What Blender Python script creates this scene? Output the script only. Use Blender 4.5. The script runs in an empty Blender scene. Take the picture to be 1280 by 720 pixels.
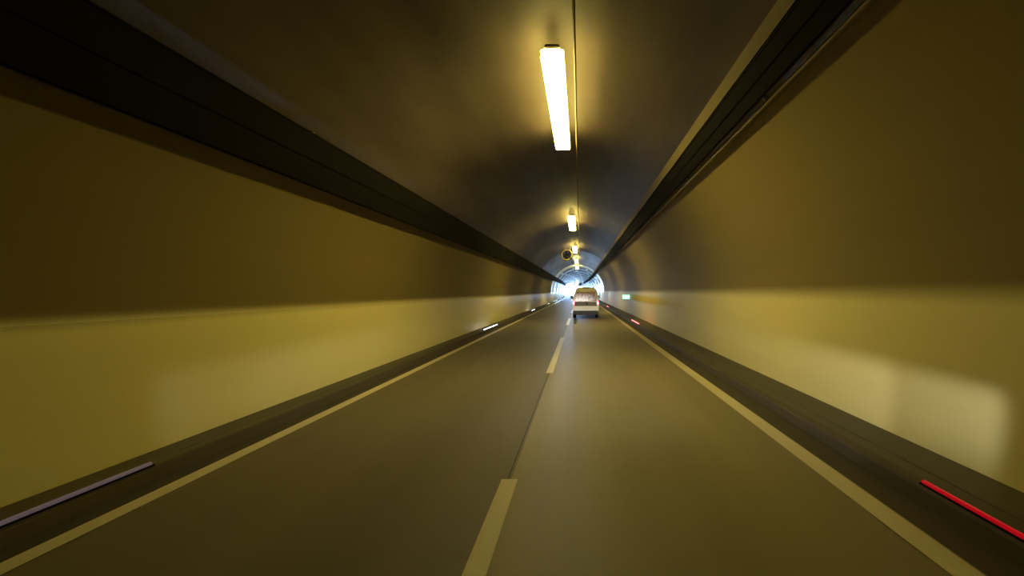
import bpy, bmesh, math, random
from mathutils import Vector, Matrix
random.seed(7)
scn = bpy.context.scene
col = scn.collection
PI = math.pi

# ------------------------------------------------------------------ view
scn.view_settings.view_transform = 'Standard'
scn.view_settings.look = 'None'
scn.view_settings.gamma = 1
scn.view_settings.use_curve_mapping = False
scn.view_settings.exposure = 0.0
scn.cycles.use_light_tree = True
scn.cycles.max_bounces = 8
scn.cycles.diffuse_bounces = 5
scn.cycles.glossy_bounces = 4
scn.cycles.sample_clamp_indirect = 25.0
scn.cycles.caustics_reflective = False
scn.cycles.caustics_refractive = False

# ------------------------------------------------------------------ the line the tunnel follows (metres; camera height is 2 m)
S0, RAD = 85.0, 3136.0
END = 265.0
BACK = -22.0
CX = -0.44          # middle of the bore
R = 4.51            # radius of the arch
CZ = 2.0            # height of the arch's centre

def P(s, x, z):
    """a point of the tunnel: s along the road, x to the right, z up"""
    t = max(0.0, s - S0)
    d = t * t / (2 * RAD)
    a = t / RAD
    return Vector((-d + x * math.cos(a), s + x * math.sin(a), z))

def heading(s):
    return max(0.0, s - S0) / RAD

def arch(a, r=R):
    """point of the arch at angle a (0 right springing, pi left springing)"""
    return (CX + r * math.cos(a), CZ + r * math.sin(a))

# ------------------------------------------------------------------ materials
def new_mat(name):
    m = bpy.data.materials.new(name)
    m.use_nodes = True
    return m, m.node_tree.nodes, m.node_tree.links, m.node_tree.nodes['Principled BSDF']

def surface(name, c, rough=.6, var=.12, scale=(1, 1, 1), nscale=2.0, bump=0.0, bscale=30, metal=0, spec=.5, c2=None, detail=5, coat=0):
    m, n, l, b = new_mat(name)
    tc = n.new('ShaderNodeTexCoord'); mp = n.new('ShaderNodeMapping')
    mp.inputs['Scale'].default_value = scale
    l.new(tc.outputs['Object'], mp.inputs[0])
    no = n.new('ShaderNodeTexNoise'); no.inputs['Scale'].default_value = nscale; no.inputs['Detail'].default_value = detail
    l.new(mp.outputs[0], no.inputs['Vector'])
    r = n.new('ShaderNodeValToRGB')
    r.color_ramp.elements[0].position = .3; r.color_ramp.elements[1].position = .7
    lo = [v * (1 - var) for v in c]; hi = [min(1, v * (1 + var)) for v in (c2 or c)]
    r.color_ramp.elements[0].color = (*lo, 1); r.color_ramp.elements[1].color = (*hi, 1)
    l.new(no.outputs['Fac'], r.inputs[0]); l.new(r.outputs[0], b.inputs['Base Color'])
    b.inputs['Roughness'].default_value = rough
    b.inputs['Metallic'].default_value = metal
    b.inputs['Specular IOR Level'].default_value = spec
    b.inputs['Coat Weight'].default_value = coat
    b.inputs['Coat Roughness'].default_value = .25
    if bump:
        n2 = n.new('ShaderNodeTexNoise'); n2.inputs['Scale'].default_value = bscale
        l.new(tc.outputs['Object'], n2.inputs['Vector'])
        bp = n.new('ShaderNodeBump'); bp.inputs['Strength'].default_value = bump; bp.inputs['Distance'].default_value = .02
        l.new(n2.outputs['Fac'], bp.inputs['Height']); l.new(bp.outputs[0], b.inputs['Normal'])
    return m

def coated_wall(name, low, up, z0, soft, gloss=.36):
    m = surface(name, (1, 1, 1), .42, .0, spec=.4)
    n, l = m.node_tree.nodes, m.node_tree.links
    b = n['Principled BSDF']
    tc = n.new('ShaderNodeTexCoord'); sp = n.new('ShaderNodeSeparateXYZ'); l.new(tc.outputs['Object'], sp.inputs[0])
    mp = n.new('ShaderNodeMapping'); mp.inputs['Scale'].default_value = (1, .06, .7); l.new(tc.outputs['Object'], mp.inputs[0])
    no = n.new('ShaderNodeTexNoise'); no.inputs['Scale'].default_value = 1.3; no.inputs['Detail'].default_value = 6; l.new(mp.outputs[0], no.inputs['Vector'])
    ad = n.new('ShaderNodeMath'); ad.operation = 'MULTIPLY_ADD'; l.new(no.outputs['Fac'], ad.inputs[0]); ad.inputs[1].default_value = .16; l.new(sp.outputs['Z'], ad.inputs[2])
    mr = n.new('ShaderNodeMapRange'); mr.interpolation_type = 'SMOOTHSTEP'
    mr.inputs['From Min'].default_value = z0 + .08 - soft; mr.inputs['From Max'].default_value = z0 + .08 + soft
    l.new(ad.outputs[0], mr.inputs['Value'])
    mx = n.new('ShaderNodeMix'); mx.data_type = 'RGBA'; mx.inputs[6].default_value = (*low, 1); mx.inputs[7].default_value = (*up, 1)
    l.new(mr.outputs[0], mx.inputs[0])
    vr = n.new('ShaderNodeMapRange'); vr.inputs['To Min'].default_value = .86; vr.inputs['To Max'].default_value = 1.14; l.new(no.outputs['Fac'], vr.inputs['Value'])
    m2 = n.new('ShaderNodeVectorMath'); m2.operation = 'SCALE'; l.new(mx.outputs[2], m2.inputs[0]); l.new(vr.outputs[0], m2.inputs['Scale'])
    l.new(m2.outputs[0], b.inputs['Base Color'])
    rr = n.new('ShaderNodeMapRange'); rr.inputs['To Min'].default_value = gloss; rr.inputs['To Max'].default_value = .75
    l.new(mr.outputs[0], rr.inputs['Value']); l.new(rr.outputs[0], b.inputs['Roughness'])
    return m

def glow(name, c, strength):
    m, n, l, b = new_mat(name)
    b.inputs['Base Color'].default_value = (*[min(1, v * .5) for v in c], 1)
    b.inputs['Emission Color'].default_value = (*c, 1)
    b.inputs['Emission Strength'].default_value = strength
    b.inputs['Roughness'].default_value = .4
    return m

M = {}
M['lane_left'] = surface('worn_dark_asphalt', (.155, .132, .095), .60, .15, (.6, .02, 1), 1.5, .10, 60, spec=.45)
M['lane_right'] = surface('newer_pale_asphalt', (.275, .235, .15), .56, .15, (.6, .02, 1), 1.5, .10, 60, spec=.4)
M['joint'] = surface('bitumen_joint', (.02, .018, .015), .6)
M['paint'] = surface('road_paint', (.66, .60, .46), .5, .12, (1, .1, 1), 2)
M['kerb'] = surface('kerb_concrete', (.085, .07, .05), .85, .15, (1, .05, 1), 2)
M['walk'] = surface('walkway_concrete', (.085, .075, .055), .7, .15, (1, .05, 1), 2)
M['gutter'] = surface('gutter_asphalt', (.06, .052, .042), .7, .15, (1, .05, 1), 2)
M['left'] = coated_wall('left_wall_coating', (.82, .74, .36), (.17, .13, .042), 1.69, .11, .42)
M['right'] = coated_wall('right_wall_coating', (.82, .74, .36), (.23, .178, .054), 1.98, .16, .62)
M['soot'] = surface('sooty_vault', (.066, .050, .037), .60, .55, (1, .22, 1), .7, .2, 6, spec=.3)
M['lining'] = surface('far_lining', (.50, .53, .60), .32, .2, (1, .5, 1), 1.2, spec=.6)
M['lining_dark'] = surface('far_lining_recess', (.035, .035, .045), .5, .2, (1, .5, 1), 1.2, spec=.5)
M['patchy'] = surface('daylight_tinted_vault', (.045, .045, .07), .48, .75, (1, .16, 1), .9, .2, 6, spec=.5, c2=(.085, .085, .135))  # blue daylight sheen on the vault put into the colour as paler patches
M['tray'] = surface('dark_cable_tray', (.010, .009, .008), .9, .2, (1, .1, 1), 2, metal=0, spec=.1)
M['cable'] = surface('black_cable', (.006, .0055, .005), .9, spec=.1)
M['pipe'] = surface('galvanised_pipe', (.20, .165, .09), .7, .1, (1, .1, 1), 3, spec=.25)
M['steel'] = surface('grey_steel', (.25, .24, .22), .4, .1, metal=.7)
M['housing'] = surface('luminaire_housing', (.35, .33, .28), .45, .1, metal=.4)
M['tube'] = glow('lamp_diffuser', (1.0, .79, .19), 35)
M['fan'] = surface('fan_casing', (.10, .085, .06), .5, .2, metal=.3)
M['fan_rim'] = surface('yellow_fan_rim', (.65, .50, .12), .35, .1)
M['earth'] = surface('roadside_ground', (.16, .18, .09), .9, .3, nscale=.3)
M['hill'] = surface('wooded_hill', (.06, .09, .04), .9, .5, nscale=.1)
M['portal'] = surface('portal_concrete', (.5, .5, .5), .8)

# ------------------------------------------------------------------ helpers
def link(name, me, mats, parent=None, smooth=False):
    o = bpy.data.objects.new(name, me)
    col.objects.link(o)
    for m in (mats if isinstance(mats, (list, tuple)) else [mats]):
        me.materials.append(m)
    if parent: o.parent = parent
    if smooth:
        for p in me.polygons: p.use_smooth = True
    return o

def from_bm(name, bm, mats, parent=None, smooth=False):
    me = bpy.data.meshes.new(name)
    bmesh.ops.recalc_face_normals(bm, faces=bm.faces)
    bm.to_mesh(me); bm.free()
    return link(name, me, mats, parent, smooth)

def empty(name, loc, rz=0, label=None, cat=None, group=None):
    o = bpy.data.objects.new(name, None); col.objects.link(o)
    o.location = loc; o.rotation_euler.z = rz; o.empty_display_size = .2
    tag(o, label, cat, group)
    return o

def tag(o, label=None, cat=None, group=None, kind=None):
    if label: o['label'] = label
    if cat: o['category'] = cat
    if group: o['group'] = group
    if kind: o['kind'] = kind
    return o

def stations(a, b, step=6.0, extra=()):
    n = max(1, round((b - a) / step))
    v = [a + (b - a) * i / n for i in range(n + 1)] + [e for e in extra if a < e < b]
    return sorted(set(v))

def sweep(name, prof, a, b, mats, closed=False, step=6.0, midx=None, kind='structure', label=None, parent=None, smooth=False):
    """profile (x,z) carried along the road from a to b"""
    ss = stations(a, b, step)
    vs, fs, mi = [], [], []
    n = len(prof)
    for s in ss:
        for (x, z) in prof: vs.append(P(s, x, z))
    seg = n if closed else n - 1
    for i in range(len(ss) - 1):
        for j in range(seg):
            k = (j + 1) % n
            fs.append((i * n + j, i * n + k, (i + 1) * n + k, (i + 1) * n + j))
            mi.append(midx(i, j, ss[i]) if midx else 0)
    if closed:
        fs.append(tuple(range(n))[::-1]); mi.append(0)
        fs.append(tuple((len(ss) - 1) * n + j for j in range(n))); mi.append(0)
    me = bpy.data.meshes.new(name); me.from_pydata(vs, [], fs); me.update()
    o = link(name, me, mats, parent, smooth)
    for p, m in zip(me.polygons, mi): p.material_index = m
    if kind: o['kind'] = kind
    if label: o['label'] = label
    return o

def box(bm, x0, x1, y0, y1, z0, z1, bev=0.0):
    r = bmesh.ops.create_cube(bm, size=1)
    vs = r['verts']
    for v in vs:
        v.co = Vector(((x0 + x1) / 2 + v.co.x * (x1 - x0), (y0 + y1) / 2 + v.co.y * (y1 - y0), (z0 + z1) / 2 + v.co.z * (z1 - z0)))
    if bev:
        es = set(e for v in vs for e in v.link_edges)
        bmesh.ops.bevel(bm, geom=list(es), offset=bev, segments=2, affect='EDGES')

def cyl(bm, p, q, r, r2=None, seg=20, caps=True):
    p, q = Vector(p), Vector(q); d = q - p
    m = Matrix.Translation((p + q) / 2) @ d.to_track_quat('Z', 'Y').to_matrix().to_4x4()
    bmesh.ops.create_cone(bm, cap_ends=caps, cap_tris=False, segments=seg, radius1=r, radius2=r if r2 is None else r2, depth=d.length, matrix=m)

def lathe(prof, seg=32):
    """(radius, y) pairs turned about the Y axis"""
    bm = bmesh.new()
    rings = []
    for (r, y) in prof:
        rings.append([bm.verts.new((r * math.cos(2 * PI * i / seg), y, r * math.sin(2 * PI * i / seg))) for i in range(seg)])
    for a, b in zip(rings, rings[1:]):
        for i in range(seg):
            k = (i + 1) % seg
            bm.faces.new((a[i], a[k], b[k], b[i]))
    return bm

# ------------------------------------------------------------------ the setting
WL, WR = -4.95, 4.07
KL, KR = -4.50, 3.25
ZW = .15
# road
sweep('floor', [(-.73, 0), (3.27, 0)], BACK, END + 60, M['lane_right'], label='paler asphalt of the right lane')
sweep('floor', [(-4.52, 0), (-.73, 0)], BACK, END + 60, M['lane_left'], label='darker asphalt of the left lane')
sweep('road_marking', [(-.772, .004), (-.758, .004)], BACK, END, M['joint'], label='dark joint between the two lanes of asphalt')
sweep('gutter', [(-4.51, .003), (-4.26, .003)], BACK, END, M['gutter'], label='dark gutter strip by the left kerb')
sweep('gutter', [(2.86, .003), (3.26, .003)], BACK, END, M['gutter'], label='dark gutter strip by the right kerb')
sweep('road_marking', [(-4.25, .007), (-4.07, .007)], BACK, END, M['paint'], label='solid pale edge line on the left')
sweep('road_marking', [(2.61, .007), (2.84, .007)], BACK, END, M['paint'], label='solid pale edge line on the right')
dashes = [(-3.5, 4.75), (10.9, 19.3), (26.4, 33.0), (41, 48), (56, 63), (71, 78), (86, 93), (101, 108), (116, 123), (131, 138), (146, 153), (161, 168)]
for a, b in dashes:
    sweep('road_marking', [(-.83, .008), (-.66, .008)], a, b, M['paint'], label='pale dash of the lane divider')
# walkways and kerbs
sweep('walkway', [(-4.97, ZW), (-4.66, ZW), (-4.655, ZW - .012), (-4.645, ZW - .012), (-4.64, ZW), (KL + .02, ZW)], BACK, END, M['walk'], label='narrow raised walkway along the left wall')
sweep('kerb', [(KL - .03, ZW + .002), (KL + .0, ZW + .002), (KL + .025, ZW - .02), (KL + .04, -.01)], BACK, END, M['kerb'], label='low left kerb')
sweep('walkway', [(KR + .02, ZW), (3.55, ZW), (3.555, ZW - .012), (3.57, ZW - .012), (3.575, ZW), (4.09, ZW)], BACK, END, M['walk'], label='raised walkway along the right wall')
sweep('kerb', [(KR - .04, -.01), (KR - .025, ZW - .02), (KR, ZW + .002), (KR + .12, ZW + .002)], BACK, END, M['kerb'], label='low right kerb')

# walls: cream coated lower part, darker upper part, sooty vault
SEC = 76.0      # here a lighter ribbed lining begins
aL = math.radians(180 - 31.0)     # where the left tray runs
aR = math.radians(46.0)
def arc(a0, a1, n, r=R): return [arch(a0 + (a1 - a0) * i / n, r) for i in range(n + 1)]
sweep('wall_left', [(WL, ZW - .02), (WL, 1.0), (WL, 1.69)], BACK, END, M['left'], step=4, label='cream coated lower left wall')
sweep('wall_left', [(WL + .002, 1.675), (WL - .012, 1.69), (WL - .012, 1.85)] + arc(PI, aL, 8, R + .012), BACK, SEC, M['left'], step=4, smooth=True, label='darker bare upper left wall')
sweep('wall_right', [(WR, ZW - .02), (WR, 1.0), (WR, 1.98)], BACK, END, M['right'], step=4, label='cream coated lower right wall')
sweep('wall_right', [(WR - .002, 1.965), (WR + .012, 1.98)] + arc(0, aR, 10, R + .012), BACK, SEC, M['right'], step=4, smooth=True, label='darker bare upper right wall')
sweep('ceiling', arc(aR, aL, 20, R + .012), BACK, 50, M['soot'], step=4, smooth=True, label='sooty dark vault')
sweep('ceiling', arc(aR, aL, 20, R + .012), 50, SEC, M['patchy'], step=4, smooth=True, label='patchy vault before the pale lining, blue daylight put into its colour')

# ribbed lining beyond SEC: rings stepped in and out
def ribbed():
    rings = []
    s = SEC
    k = 0
    while s < END:
        rings.append((s, R + .012)); rings.append((s + 7.0, R + .012)); rings.append((s + 7.05, R - .07)); rings.append((s + 11.9, R - .07))
        s += 12.0
    rings = [r for r in rings if r[0] < END] + [(END, R)]
    nA = 28
    vs, fs, mi = [], [], []
    for (s, r) in rings:
        vs.append(P(s, CX - r, 1.69))
        for i in range(nA + 1):
            x, z = arch(PI - PI * i / nA, r); vs.append(P(s, x, z))
        vs.append(P(s, CX + r, 1.69))
    n = nA + 3
    for i in range(len(rings) - 1):
        flat_rib = rings[i][1] < R and rings[i + 1][1] < R
        for j in range(n - 1):
            fs.append((i * n + j, i * n + j + 1, (i + 1) * n + j + 1, (i + 1) * n + j))
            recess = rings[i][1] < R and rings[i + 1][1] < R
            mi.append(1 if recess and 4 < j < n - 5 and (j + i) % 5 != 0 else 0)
    me = bpy.data.meshes.new('ceiling'); me.from_pydata(vs, [], fs); me.update()
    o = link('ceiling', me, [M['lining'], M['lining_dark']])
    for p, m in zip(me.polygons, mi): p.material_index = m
    # face that closes the step where the lining starts
    return tag(o, 'pale ribbed lining of the far end', kind='structure')
ribbed()
def step_ring():
    bm = bmesh.new()
    inn, out = [], []
    pts = [(CX - (R - .02), 1.69, CX - (R + .03), 1.69)] + [(*arch(PI - PI * i / 28, R - .02), *arch(PI - PI * i / 28, R + .03)) for i in range(29)] + [(CX + R - .02, 1.69, CX + R + .03, 1.69)]
    for (a, b, c, d) in pts:
        inn.append(bm.verts.new(P(SEC, a, b))); out.append(bm.verts.new(P(SEC, c, d)))
    for i in range(len(pts) - 1): bm.faces.new((inn[i], inn[i + 1], out[i + 1], out[i]))
    return tag(from_bm('trim_1', bm, M['lining']), 'edge where the pale lining begins', kind='structure')
step_ring()

# unseen cap added across the bore behind the viewer, keeps sky light out
def back_cap():
    bm = bmesh.new()
    pts = [(WL - .1, -.02)] + [(WL - .1, 1.7)] + arc(PI, 0, 24, R + .03) + [(WR + .1, -.02)]
    bm.faces.new([bm.verts.new((x, BACK, z)) for x, z in pts])
    return tag(from_bm('back_sky_block', bm, M['soot']), kind='structure')
back_cap()

# portal face, ground and hill outside
def portal():
    bm = bmesh.new()
    inner = [(WL, -.1), (WL, 1.7)] + arc(PI, 0, 24, R) + [(WR, -.1)]
    a, b, c, d = [], [], [], []
    for i, (x, z) in enumerate(inner):
        dx, dz = x - CX, z - CZ
        k = 2.2 if z > 1 else 1
        ox = CX + (dx * 2.2); oz = max(-.1, CZ + dz * 2.2) if z > 1 else -.1
        a.append(bm.verts.new(P(END, x, z))); b.append(bm.verts.new(P(END, ox, oz)))
        c.append(bm.verts.new(P(END + .6, x, z))); d.append(bm.verts.new(P(END + .6, ox, oz)))
    for i in range(len(inner) - 1):
        bm.faces.new((a[i], a[i + 1], b[i + 1], b[i])); bm.faces.new((c[i], d[i], d[i + 1], c[i + 1]))
        bm.faces.new((a[i], c[i], c[i + 1], a[i + 1])); bm.faces.new((b[i], b[i + 1], d[i + 1], d[i]))
    return tag(from_bm('wall_portal', bm, M['portal']), 'concrete face of the far portal', kind='structure')
portal()
def ground_out():
    bm = bmesh.new()
    g = [[bm.verts.new((-120 + 12 * i, END - 4 + 12 * j, -.15 + (0 if abs(-120 + 12 * i + 5) < 14 else 6 * math.sin(i * 1.7 + j) ** 2 * min(1, j / 5)))) for j in range(20)] for i in range(21)]
    for i in range(20):
        for j in range(19): bm.faces.new((g[i][j], g[i + 1][j], g[i + 1][j + 1], g[i][j + 1]))
    o = from_bm('ground', bm, M['earth'], smooth=True)
    return tag(o, 'open ground outside the far portal', kind='structure')
ground_out()

# ------------------------------------------------------------------ cable trays, pipes and the hung conduit
def tray_thing(label, a_mid, width, depth, cables, rail, name='cable_tray', brk=5.0, lid=False, duct=None):
    root = empty(name, (0, 0, 0), 0, label, 'cable tray')
    # cross-section in a local frame: t along the wall, n inwards
    cxm, czm = arch(a_mid)
    nx, nz = -math.cos(a_mid), -math.sin(a_mid)
    tx, tz = -math.sin(a_mid), math.cos(a_mid)
    def L(t, n): return (cxm + tx * t + nx * n, czm + tz * t + nz * n)
    w = width / 2
    off = .04 + w * w / (2 * R)
    sec = [L(-w, off), L(-w, off + depth), L(-w + .02, off + depth), L(-w + .02, off + .02), L(w - .02, off + .02), L(w - .02, off + depth), L(w, off + depth), L(w, off)]
    sweep('channel', sec, BACK, END, M['tray'], closed=True, kind=None, parent=root)
    for t, r in cables:
        ring = [L(t + r * math.cos(2 * PI * i / 8), off + .022 + r + r * math.sin(2 * PI * i / 8)) for i in range(8)]
        sweep('cable', ring, BACK, END, M['cable'], closed=True, kind=None, parent=root, smooth=True)
    for t in rail:
        ring = [L(t + .035 * math.cos(2 * PI * i / 10), off + .05 + .035 * math.sin(2 * PI * i / 10)) for i in range(10)]
        sweep('pipe', ring, BACK, END, M['pipe'], closed=True, kind=None, parent=root, smooth=True)['label'] = 'pale conduit running beside the tray'
    if lid:
        sweep('cover', [L(-w + .03, off + depth - .01), L(-w + .03, off + depth + .012), L(-.02, off + depth + .012), L(-.02, off + depth), L(.01, off + depth), L(.01, off + depth + .012), L(w - .03, off + depth + .012), L(w - .03, off + depth - .01)], BACK, END, M['tray'], closed=True, kind=None, parent=root)
    if duct:
        t0, t1 = duct
        k0 = off + .3 * (t0 ** 2) / R
        sweep('flat_duct', [L(t0, .0), L(t0, off + .05), L(t1, off + .03), L(t1, -.02)], BACK, END, M['pipe'], closed=True, kind=None, parent=root)['label'] = 'flat pale duct beside the tray'
    tmax = max([w] + [abs(t) for t in rail if t > 0]) ; tmin = -max([w] + [abs(t) for t in rail if t < 0])
    s = 2.0
    while s < 120:
        bm = bmesh.new()
        vs = []
        for ds in (-.03, .03):
            for (t, n) in ((tmin - .02, -.02), (tmin - .02, off + .005), (tmax + .02, off + .005), (tmax + .02, -.02)):
                vs.append(bm.verts.new(P(s + ds, *L(t, n))))
        for f in ((0, 1, 2, 3), (7, 6, 5, 4), (0, 4, 5, 1), (1, 5, 6, 2), (2, 6, 7, 3), (3, 7, 4, 0)): bm.faces.new([vs[i] for i in f])
        from_bm('bracket', bm, M['steel'], root)
        s += brk
    return root
tray_thing('wide dark cable tray running along the upper left wall of the tunnel', math.radians(180 - 28.5), .78, .12, [(-.22, .03), (.0, .03), (.2, .03)], [], lid=True)
tray_thing('dark cable tray with a pale conduit on each side along the upper right vault', math.radians(45.5), .46, .12, [(-.15, .03), (-.07, .03), (.02, .03), (.12, .03)], [-.34], duct=(.26, .44), lid=True)

def hung_conduit():
    root = empty('ceiling_conduit', (0, 0, 0), 0, 'thin pale conduit hung under the crown, right of the ceiling lamps', 'conduit')
    ring = [(-.09 + .022 * math.cos(2 * PI * i / 10), 6.12 + .022 * math.sin(2 * PI * i / 10)) for i in range(10)]
    sweep('pipe', ring, BACK, END, M['pipe'], closed=True, kind=None, parent=root, smooth=True)
    s = 4.0
    while s < 130:
        bm = bmesh.new()
        cyl(bm, P(s, -.09, 6.12), P(s, -.09, CZ + math.sqrt(R * R - .35 ** 2) + .03), .008, seg=6)
        from_bm('hanger', bm, M['steel'], root); s += 6.0
hung_conduit()

# ------------------------------------------------------------------ ceiling lamps
LX, LZ = -.48, 6.0        # underside of the diffuser
def make_lamp():
    root = empty('ceiling_lamp', (0, 0, 0))
    bm = bmesh.new(); box(bm, -.20, .20, -2.5, 2.5, LZ, LZ + .17, .02)
    from_bm('diffuser', bm, M['tube'], root)['label'] = 'glowing yellow-white diffuser'
    bm = bmesh.new(); box(bm, -.13, .13, -2.53, 2.53, LZ + .165, LZ + .24, .015)
    from_bm('housing', bm, M['housing'], root)
    for y in (-1.7, 0, 1.7):
        bm = bmesh.new()
        box(bm, -.13, -.10, y - .02, y + .02, LZ + .22, LZ + .53); box(bm, .10, .13, y - .02, y + .02, LZ + .22, LZ + .53); box(bm, -.13, .13, y - .03, y + .03, LZ + .23, LZ + .25)
        from_bm('bracket', bm, M['steel'], root)
    return root
def copy_tree(o, parent=None):
    c = o.copy(); col.objects.link(c); c.parent = parent
    for ch in [x for x in bpy.data.objects if x.parent == o]: copy_tree(ch, c)
    return c
lamp0 = make_lamp()
lamp_s = [10.2, 27.2, 44.2, 61.3, 78.5]
lamp_label = ['nearest and largest of the glowing lamps under the tunnel vault',
              'second nearest glowing ceiling lamp, above and ahead of the white van',
              'third nearest ceiling lamp, small bright square beside the round jet fan',
              'fourth nearest ceiling lamp, just below and beyond the jet fan',
              'small far ceiling lamp, first one under the pale ribbed lining']
for i, s in enumerate(lamp_s):
    o = lamp0 if i == 0 else copy_tree(lamp0)
    p = P(s, LX, 0); o.location = p; o.rotation_euler.z = heading(s)
    tag(o, lamp_label[i] if i < 5 else 'tiny far ceiling lamp lost in the glare of the portal', 'ceiling lamp', 'row of ceiling lamps' if i < 5 else 'far ceiling lamps in the glare')

# ------------------------------------------------------------------ jet fans
def make_fan(r=.50, Lh=1.6):
    root = empty('jet_fan', (0, 0, 0))
    bm = lathe([(r - .03, -Lh), (r, -Lh), (r, Lh), (r - .03, Lh), (r - .03, -Lh)])
    from_bm('casing', bm, M['fan'], root, True)
    bm = lathe([(r - .045, -Lh - .01), (r - .01, -Lh - .075), (r + .025, -Lh - .045), (r + .02, -Lh + .02), (r, -Lh + .02), (r - .045, -Lh - .01)])
    from_bm('inlet_rim', bm, M['fan_rim'], root, True)['label'] = 'yellow inlet rim'
    bm = lathe([(.001, -.72), (.16, -.70), (.25, -.5), (.26, .4), (.001, .4)], 20)
    hub = from_bm('motor_hub', bm, M['steel'], root, True)
    for k in range(8):
        bm = bmesh.new()
        a = 2 * PI * k / 8
        def bp(rad, ang, y): return bm.verts.new((rad * math.cos(ang), y, rad * math.sin(ang)))
        q = [bp(.15, a, -.55), bp(.15, a + .5, -.36), bp(r - .06, a + .42, -.42), bp(r - .06, a - .08, -.5)]
        q2 = [bm.verts.new(v.co + Vector((0, .012, 0))) for v in q]
        bm.faces.new(q); bm.faces.new(q2[::-1])
        for i in range(4): bm.faces.new((q[i], q2[i], q2[(i + 1) % 4], q[(i + 1) % 4]))
        from_bm('blade', bm, M['steel'], root)
    for y in (-1.0, 1.0):
        bm = bmesh.new()
        for sx in (-1, 1): box(bm, sx * .28 - .02, sx * .28 + .02, y - .04, y + .04, r * .7, r + .42)
        box(bm, -.30, .30, y - .04, y + .04, r - .01, r + .02)
        from_bm('mounting_bracket', bm, M['steel'], root)
    return root
fan0 = make_fan()
for i, (s, x, z, lab) in enumerate([(45.6, -1.29, 5.58, 'round jet fan with a yellow rim hanging left of the third ceiling lamp'),
                                    (165.0, -1.3, 4.5, 'left one of the two dark far jet fans above the roof of the white van'),
                                    (165.0, 1.3, 4.5, 'right one of the two dark far jet fans above the roof of the white van')]):
    o = fan0 if i == 0 else copy_tree(fan0)
    o.location = P(s, x, z); o.rotation_euler.z = heading(s)
    if i: o.scale = (1.8, 1.5, 1.8)
    tag(o, lab, 'jet fan', 'jet fans under the vault')

# ------------------------------------------------------------------ kerb reflectors drawn out as streaks; glow stands in for headlight return
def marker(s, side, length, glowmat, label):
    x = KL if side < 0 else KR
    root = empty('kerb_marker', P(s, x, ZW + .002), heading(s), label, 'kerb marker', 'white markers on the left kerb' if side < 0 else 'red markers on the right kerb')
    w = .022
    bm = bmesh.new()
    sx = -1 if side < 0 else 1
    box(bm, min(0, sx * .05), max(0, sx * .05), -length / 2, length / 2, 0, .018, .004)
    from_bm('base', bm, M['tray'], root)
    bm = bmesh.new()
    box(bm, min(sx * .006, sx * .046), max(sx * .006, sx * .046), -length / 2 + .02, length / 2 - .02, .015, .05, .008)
    from_bm('reflector', bm, glowmat, root)['label'] = 'white reflector, headlight return put in as glow' if side < 0 else 'red reflector, headlight return put in as glow'
w_near = glow('marker_white_near', (.62, .50, .72), .07)  # own glow in place of light thrown back; the nearest pair weaker
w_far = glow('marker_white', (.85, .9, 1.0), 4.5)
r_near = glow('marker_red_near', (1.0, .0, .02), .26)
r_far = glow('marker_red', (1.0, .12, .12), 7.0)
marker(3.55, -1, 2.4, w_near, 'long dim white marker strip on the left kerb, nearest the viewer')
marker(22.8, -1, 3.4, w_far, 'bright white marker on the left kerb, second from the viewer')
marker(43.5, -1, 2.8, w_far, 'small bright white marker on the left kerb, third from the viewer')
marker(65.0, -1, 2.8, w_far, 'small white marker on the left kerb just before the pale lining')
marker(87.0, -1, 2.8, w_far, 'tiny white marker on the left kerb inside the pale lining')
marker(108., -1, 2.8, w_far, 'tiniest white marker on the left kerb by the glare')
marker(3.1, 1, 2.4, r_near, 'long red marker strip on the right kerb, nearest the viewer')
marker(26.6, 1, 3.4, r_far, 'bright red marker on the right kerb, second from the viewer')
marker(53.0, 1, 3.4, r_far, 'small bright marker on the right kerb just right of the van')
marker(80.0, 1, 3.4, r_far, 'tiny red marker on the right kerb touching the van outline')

# ------------------------------------------------------------------ green lit sign on the right wall
def sign():
    root = empty('emergency_sign', (WR, 36.0, 1.54), math.radians(-14), 'small glowing pale green sign sticking out of the right wall', 'sign')
    bm = bmesh.new(); box(bm, -.70, -.04, 0, .10, -.20, .20, .015)
    from_bm('case', bm, surface('green_case', (.03, .22, .10), .4), root)
    bm = bmesh.new(); box(bm, -.665, -.075, -.012, .004, -.165, .165, .005)
    from_bm('lit_face', bm, glow('sign_green', (.50, 1.0, .68), 1.6), root)['label'] = 'lit pale green face'
    for z in (.08, -.08):
        bm = bmesh.new(); box(bm, -.06, .0, .03, .07, z - .02, z + .02); from_bm('bracket', bm, M['steel'], root)
sign()

# ------------------------------------------------------------------ the van
VW = surface('van_white_paint', (.80, .80, .76), .3, .02, coat=.4)
VG = surface('van_grey_trim', (.17, .16, .16), .45, .1)
VD = surface('van_dark_plastic', (.03, .03, .03), .5, .1)
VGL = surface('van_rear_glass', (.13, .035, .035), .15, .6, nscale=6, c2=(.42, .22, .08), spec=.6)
VRUB = surface('tyre_rubber', (.012, .012, .012), .8)
VLAMP = glow('tail_lamp_red', (1.0, .10, .16), 5)
VLAMPW = glow('tail_lamp_pale', (1.0, .75, .8), 3.0)
VPL = surface('number_plate', (.75, .75, .72), .4, .02)
def hw(z):      # half width of the body at height z
    pts = [(.30, .88), (.45, .935), (.8, .965), (1.2, .96), (1.6, .90), (1.95, .83), (2.12, .78), (2.2, .70), (2.255, .55), (2.28, .30), (2.285, 0)]
    for (a, wa), (b, wb) in zip(pts, pts[1:]):
        if a <= z <= b: return wa + (wb - wa) * (z - a) / (b - a)
    return 0
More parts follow.
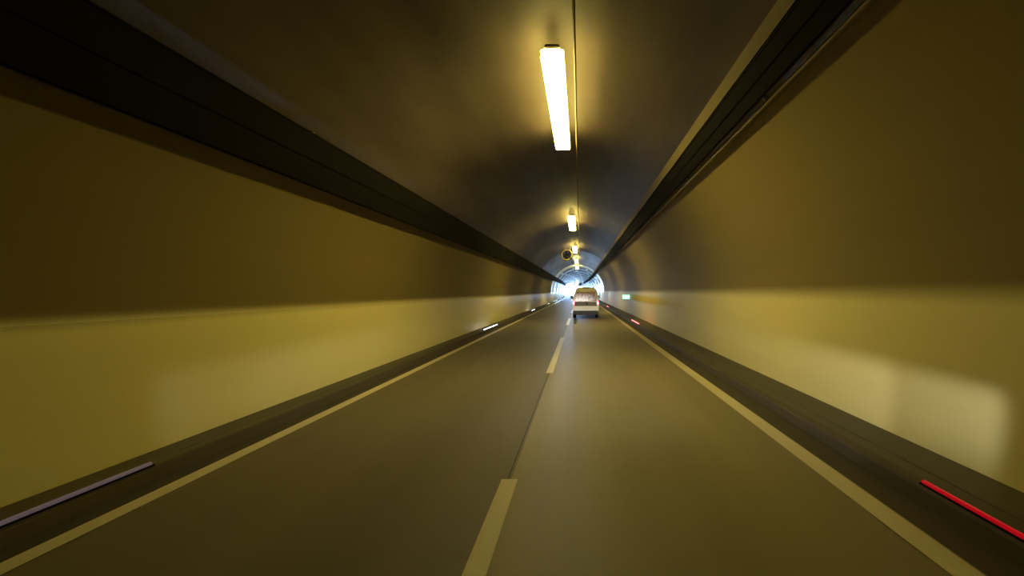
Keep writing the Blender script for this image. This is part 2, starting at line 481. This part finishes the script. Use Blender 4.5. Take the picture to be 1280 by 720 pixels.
def van():
    root = empty('van', P(32.9, .42, 0.012), 0, 'white van with red tail lights driving ahead in the right lane', 'van')
    ring0 = [.30, .45, .8, 1.2, 1.6, 1.95, 2.12, 2.2, 2.255, 2.28, 2.285]
    secs = [(0.0, 2.285, .30), (.06, 2.285, .30), (3.4, 2.285, .30), (3.75, 2.10, .30), (4.25, 1.42, .30), (4.85, 1.15, .32), (5.05, .95, .36)]
    bm = bmesh.new()
    rows = []
    for k, (y, top, low) in enumerate(secs):
        row = []
        sh = 0.985 if k == 0 else (1 if y < 4.5 else .93)
        zs = [low + (z - .30) / (2.285 - .30) * (top - low) for z in ring0]
        ws = [hw(z0) * sh for z0 in ring0]
        for z, w in zip(zs, ws): row.append(bm.verts.new((w, y, z)))
        for z, w in list(zip(zs, ws))[-2::-1]: row.append(bm.verts.new((-w, y, z)))
        rows.append(row)
    n = len(rows[0])
    for a, b in zip(rows, rows[1:]):
        for i in range(n): bm.faces.new((a[i], a[(i + 1) % n], b[(i + 1) % n], b[i]))
    bm.faces.new(rows[0]); bm.faces.new(rows[-1][::-1])
    from_bm('body', bm, VW, root)
    # helper: plate that follows the rear face's outline between two heights
    def rear_plate(name, z0, z1, inset, y0, th, m, x0=None, x1=None, n=6, parent=root):
        bm = bmesh.new(); f, g = [], []
        L_, R_ = [], []
        for i in range(n + 1):
            z = z0 + (z1 - z0) * i / n
            w = hw(z) * .985 - inset
            L_.append((-w if x0 is None else x0, z)); R_.append((w if x1 is None else x1, z))
        out = L_ + R_[::-1]
        f = [bm.verts.new((x, y0, z)) for x, z in out]; g = [bm.verts.new((x, y0 - th, z)) for x, z in out]
        bm.faces.new(f); bm.faces.new(g[::-1])
        for i in range(len(out)): bm.faces.new((f[i], f[(i + 1) % len(out)], g[(i + 1) % len(out)], g[i]))
        return from_bm(name, bm, m, parent)
    for nm, a, b in (('tailgate', None, None),):
        d = rear_plate(nm, .62, 2.16, .05, .005, .025, VW, a, b)
        rear_plate('window', 1.26, 1.93, .13, -.018, .012, VGL, (a if a is None else a + .05), (b if b is None else b - .05), parent=d)
        rear_plate('grey_panel', .90, 1.20, .13, -.018, .012, VG, (a if a is None else a + .03), (b if b is None else b - .03), parent=d)
    bm = bmesh.new(); box(bm, .0, .14, -.05, -.028, .98, 1.14, .01); from_bm('handle', bm, VD, root)['label'] = 'dark door handle'
    for sx in (-1, 1):
        bm = bmesh.new(); box(bm, min(sx * .80, sx * .945), max(sx * .80, sx * .945), -.035, .12, 1.0, 1.30, .02)
        t = from_bm('tail_light', bm, VLAMP, root); t['label'] = 'glowing red tail light'
        bm = bmesh.new(); box(bm, min(sx * .855, sx * .94), max(sx * .855, sx * .94), -.045, -.034, 1.04, 1.18, .003)
        from_bm('lens', bm, VLAMPW, t)
    bm = bmesh.new(); box(bm, -.93, .93, -.09, .25, .30, .56, .04); from_bm('bumper', bm, VD, root)
    bm = bmesh.new(); box(bm, -.26, .26, -.045, -.02, .68, .80, .004); from_bm('number_plate', bm, VPL, root)
    bm = bmesh.new(); box(bm, -.25, .25, -.035, .03, 2.17, 2.21, .01); from_bm('brake_light', bm, VG, root)
    # roof rails
    for sx in (-1, 1):
        bm = bmesh.new(); cyl(bm, (sx * .60, .3, 2.33), (sx * .60, 3.2, 2.33), .018, seg=8)
        for y in (.35, 1.7, 3.1): cyl(bm, (sx * .60, y, 2.22), (sx * .60, y, 2.33), .016, seg=8)
        from_bm('roof_rail', bm, VD, root)
    for sx in (-1, 1):      # side windows, mirrors
        bm = bmesh.new()
        q = [(3.45, 1.28), (4.15, 1.28), (3.72, 1.95), (3.05, 1.95), (3.05, 1.28)]
        f = [bm.verts.new((sx * (hw(z) + .003), y, z)) for y, z in q]; g = [bm.verts.new((sx * (hw(z) + .012), y, z)) for y, z in q]
        bm.faces.new(f); bm.faces.new(g[::-1])
        for i in range(5): bm.faces.new((f[i], f[(i + 1) % 5], g[(i + 1) % 5], g[i]))
        from_bm('side_window', bm, VD, root)
        bm = bmesh.new(); box(bm, min(sx * 1.0, sx * 1.19), max(sx * 1.0, sx * 1.19), 3.75, 3.85, 1.36, 1.66, .03); box(bm, min(sx * .9, sx * 1.03), max(sx * .9, sx * 1.03), 3.78, 3.82, 1.40, 1.46)
        from_bm('mirror', bm, VG if sx < 0 else VW, root)
    for y in (.75, 4.1):
        for sx in (-1, 1):
            prof = [(.20, -.11), (.30, -.115), (.335, -.08), (.34, 0), (.335, .08), (.30, .115), (.20, .11)]
            bm = lathe(prof, 28)
            bmesh.ops.rotate(bm, verts=bm.verts, cent=(0, 0, 0), matrix=Matrix.Rotation(PI / 2, 3, 'Z'))
            bmesh.ops.translate(bm, verts=bm.verts, vec=(sx * .83, y, .335))
            w = from_bm('wheel', bm, VRUB, root, True)
            bm = bmesh.new(); cyl(bm, (sx * .76, y, .335), (sx * .925, y, .335), .205, seg=24)
            from_bm('rim', bm, M['steel'], w)
    # underbody and exhaust
    bm = bmesh.new(); box(bm, -.7, .7, .1, 4.8, .22, .34); from_bm('underbody', bm, VD, root)
    bm = bmesh.new(); cyl(bm, (-.55, -.02, .25), (-.55, .5, .25), .03, seg=12); from_bm('exhaust_pipe', bm, M['steel'], root)
    return root
van()

# ------------------------------------------------------------------ light
w = bpy.data.worlds.new('sky'); scn.world = w; w.use_nodes = True
bg = w.node_tree.nodes['Background']
bg.inputs[0].default_value = (.36, .58, 1.0, 1)
bg.inputs[1].default_value = 620.0
# daylight opening of the far portal: tells the renderer where the sky comes in
pl = bpy.data.lights.new('portal_daylight', 'AREA'); pl.shape = 'RECTANGLE'; pl.size = 9.4; pl.size_y = 6.8
pl.cycles.is_portal = True
po = bpy.data.objects.new('portal_daylight', pl); col.objects.link(po)
pp = P(END + .9, CX, 3.2); po.location = pp
d = (P(0, CX, 3.2) - pp); d.x = P(END - 5, CX, 0).x - pp.x; d.y = -5.9; d.z = 0
po.rotation_euler = d.to_track_quat('-Z', 'Y').to_euler()

# dipped headlights of the vehicle the picture is taken from
def headlight(x):
    L = bpy.data.lights.new('headlight', 'SPOT'); L.energy = HEAD; L.color = (1.0, .96, .90)
    L.spot_size = math.radians(91); L.spot_blend = .10; L.shadow_soft_size = .06
    L.use_nodes = True
    n, l = L.node_tree.nodes, L.node_tree.links
    em = n['Emission']
    tc = n.new('ShaderNodeTexCoord'); sp = n.new('ShaderNodeSeparateXYZ'); l.new(tc.outputs['Normal'], sp.inputs[0])
    # light looks along its local -Z; local Y is up: cut the beam off just above the horizontal
    mr = n.new('ShaderNodeMapRange'); mr.interpolation_type = 'SMOOTHSTEP'
    mr.inputs['From Min'].default_value = -.16; mr.inputs['From Max'].default_value = .035
    mr.inputs['To Min'].default_value = 1.0; mr.inputs['To Max'].default_value = 0.0
    mr.inputs['From Min'].default_value = -.02
    l.new(sp.outputs['Y'], mr.inputs['Value'])
    m2 = n.new('ShaderNodeMapRange'); m2.interpolation_type = 'SMOOTHSTEP'
    m2.inputs['From Min'].default_value = -.22; m2.inputs['From Max'].default_value = -.06
    l.new(sp.outputs['Y'], m2.inputs['Value'])
    mm = n.new('ShaderNodeMath'); mm.operation = 'MULTIPLY'
    l.new(mr.outputs[0], mm.inputs[0]); l.new(m2.outputs[0], mm.inputs[1])
    m3 = n.new('ShaderNodeMapRange'); m3.interpolation_type = 'SMOOTHSTEP'        # less light to the oncoming side
    m3.inputs['From Min'].default_value = -.72; m3.inputs['From Max'].default_value = -.35; m3.inputs['To Min'].default_value = .25
    l.new(sp.outputs['X'], m3.inputs['Value'])
    ab = n.new('ShaderNodeMath'); ab.operation = 'ABSOLUTE'; l.new(sp.outputs['X'], ab.inputs[0])
    m4 = n.new('ShaderNodeMapRange'); m4.interpolation_type = 'SMOOTHSTEP'        # hot spot straight ahead
    m4.inputs['From Min'].default_value = .02; m4.inputs['From Max'].default_value = .22; m4.inputs['To Min'].default_value = 7.0; m4.inputs['To Max'].default_value = 1.0
    l.new(ab.outputs[0], m4.inputs['Value'])
    mb = n.new('ShaderNodeMath'); mb.operation = 'MULTIPLY'; l.new(m3.outputs[0], mb.inputs[0]); l.new(m4.outputs[0], mb.inputs[1])
    mc = n.new('ShaderNodeMath'); mc.operation = 'MULTIPLY'; l.new(mm.outputs[0], mc.inputs[0]); l.new(mb.outputs[0], mc.inputs[1])
    l.new(mc.outputs[0], em.inputs['Strength'])
    o = bpy.data.objects.new('headlight', L); col.objects.link(o)
    o.location = (x, .9, .98)
    o.rotation_euler = Vector((0, 1, 0)).to_track_quat('-Z', 'Y').to_euler()
HEAD = 440
headlight(-.75); headlight(.75)

# ------------------------------------------------------------------ camera
cam = bpy.data.cameras.new('camera'); co = bpy.data.objects.new('camera', cam); col.objects.link(co)
co.location = (0, 0, 2.0); co.rotation_euler = (PI / 2, 0, 0)
cam.sensor_width = 36; cam.lens = 36 * 560 / 1280
cam.shift_x = -(725 - 640) / 1280; cam.shift_y = (364 - 360) / 1280
cam.clip_start = .05; cam.clip_end = 3000
scn.camera = co
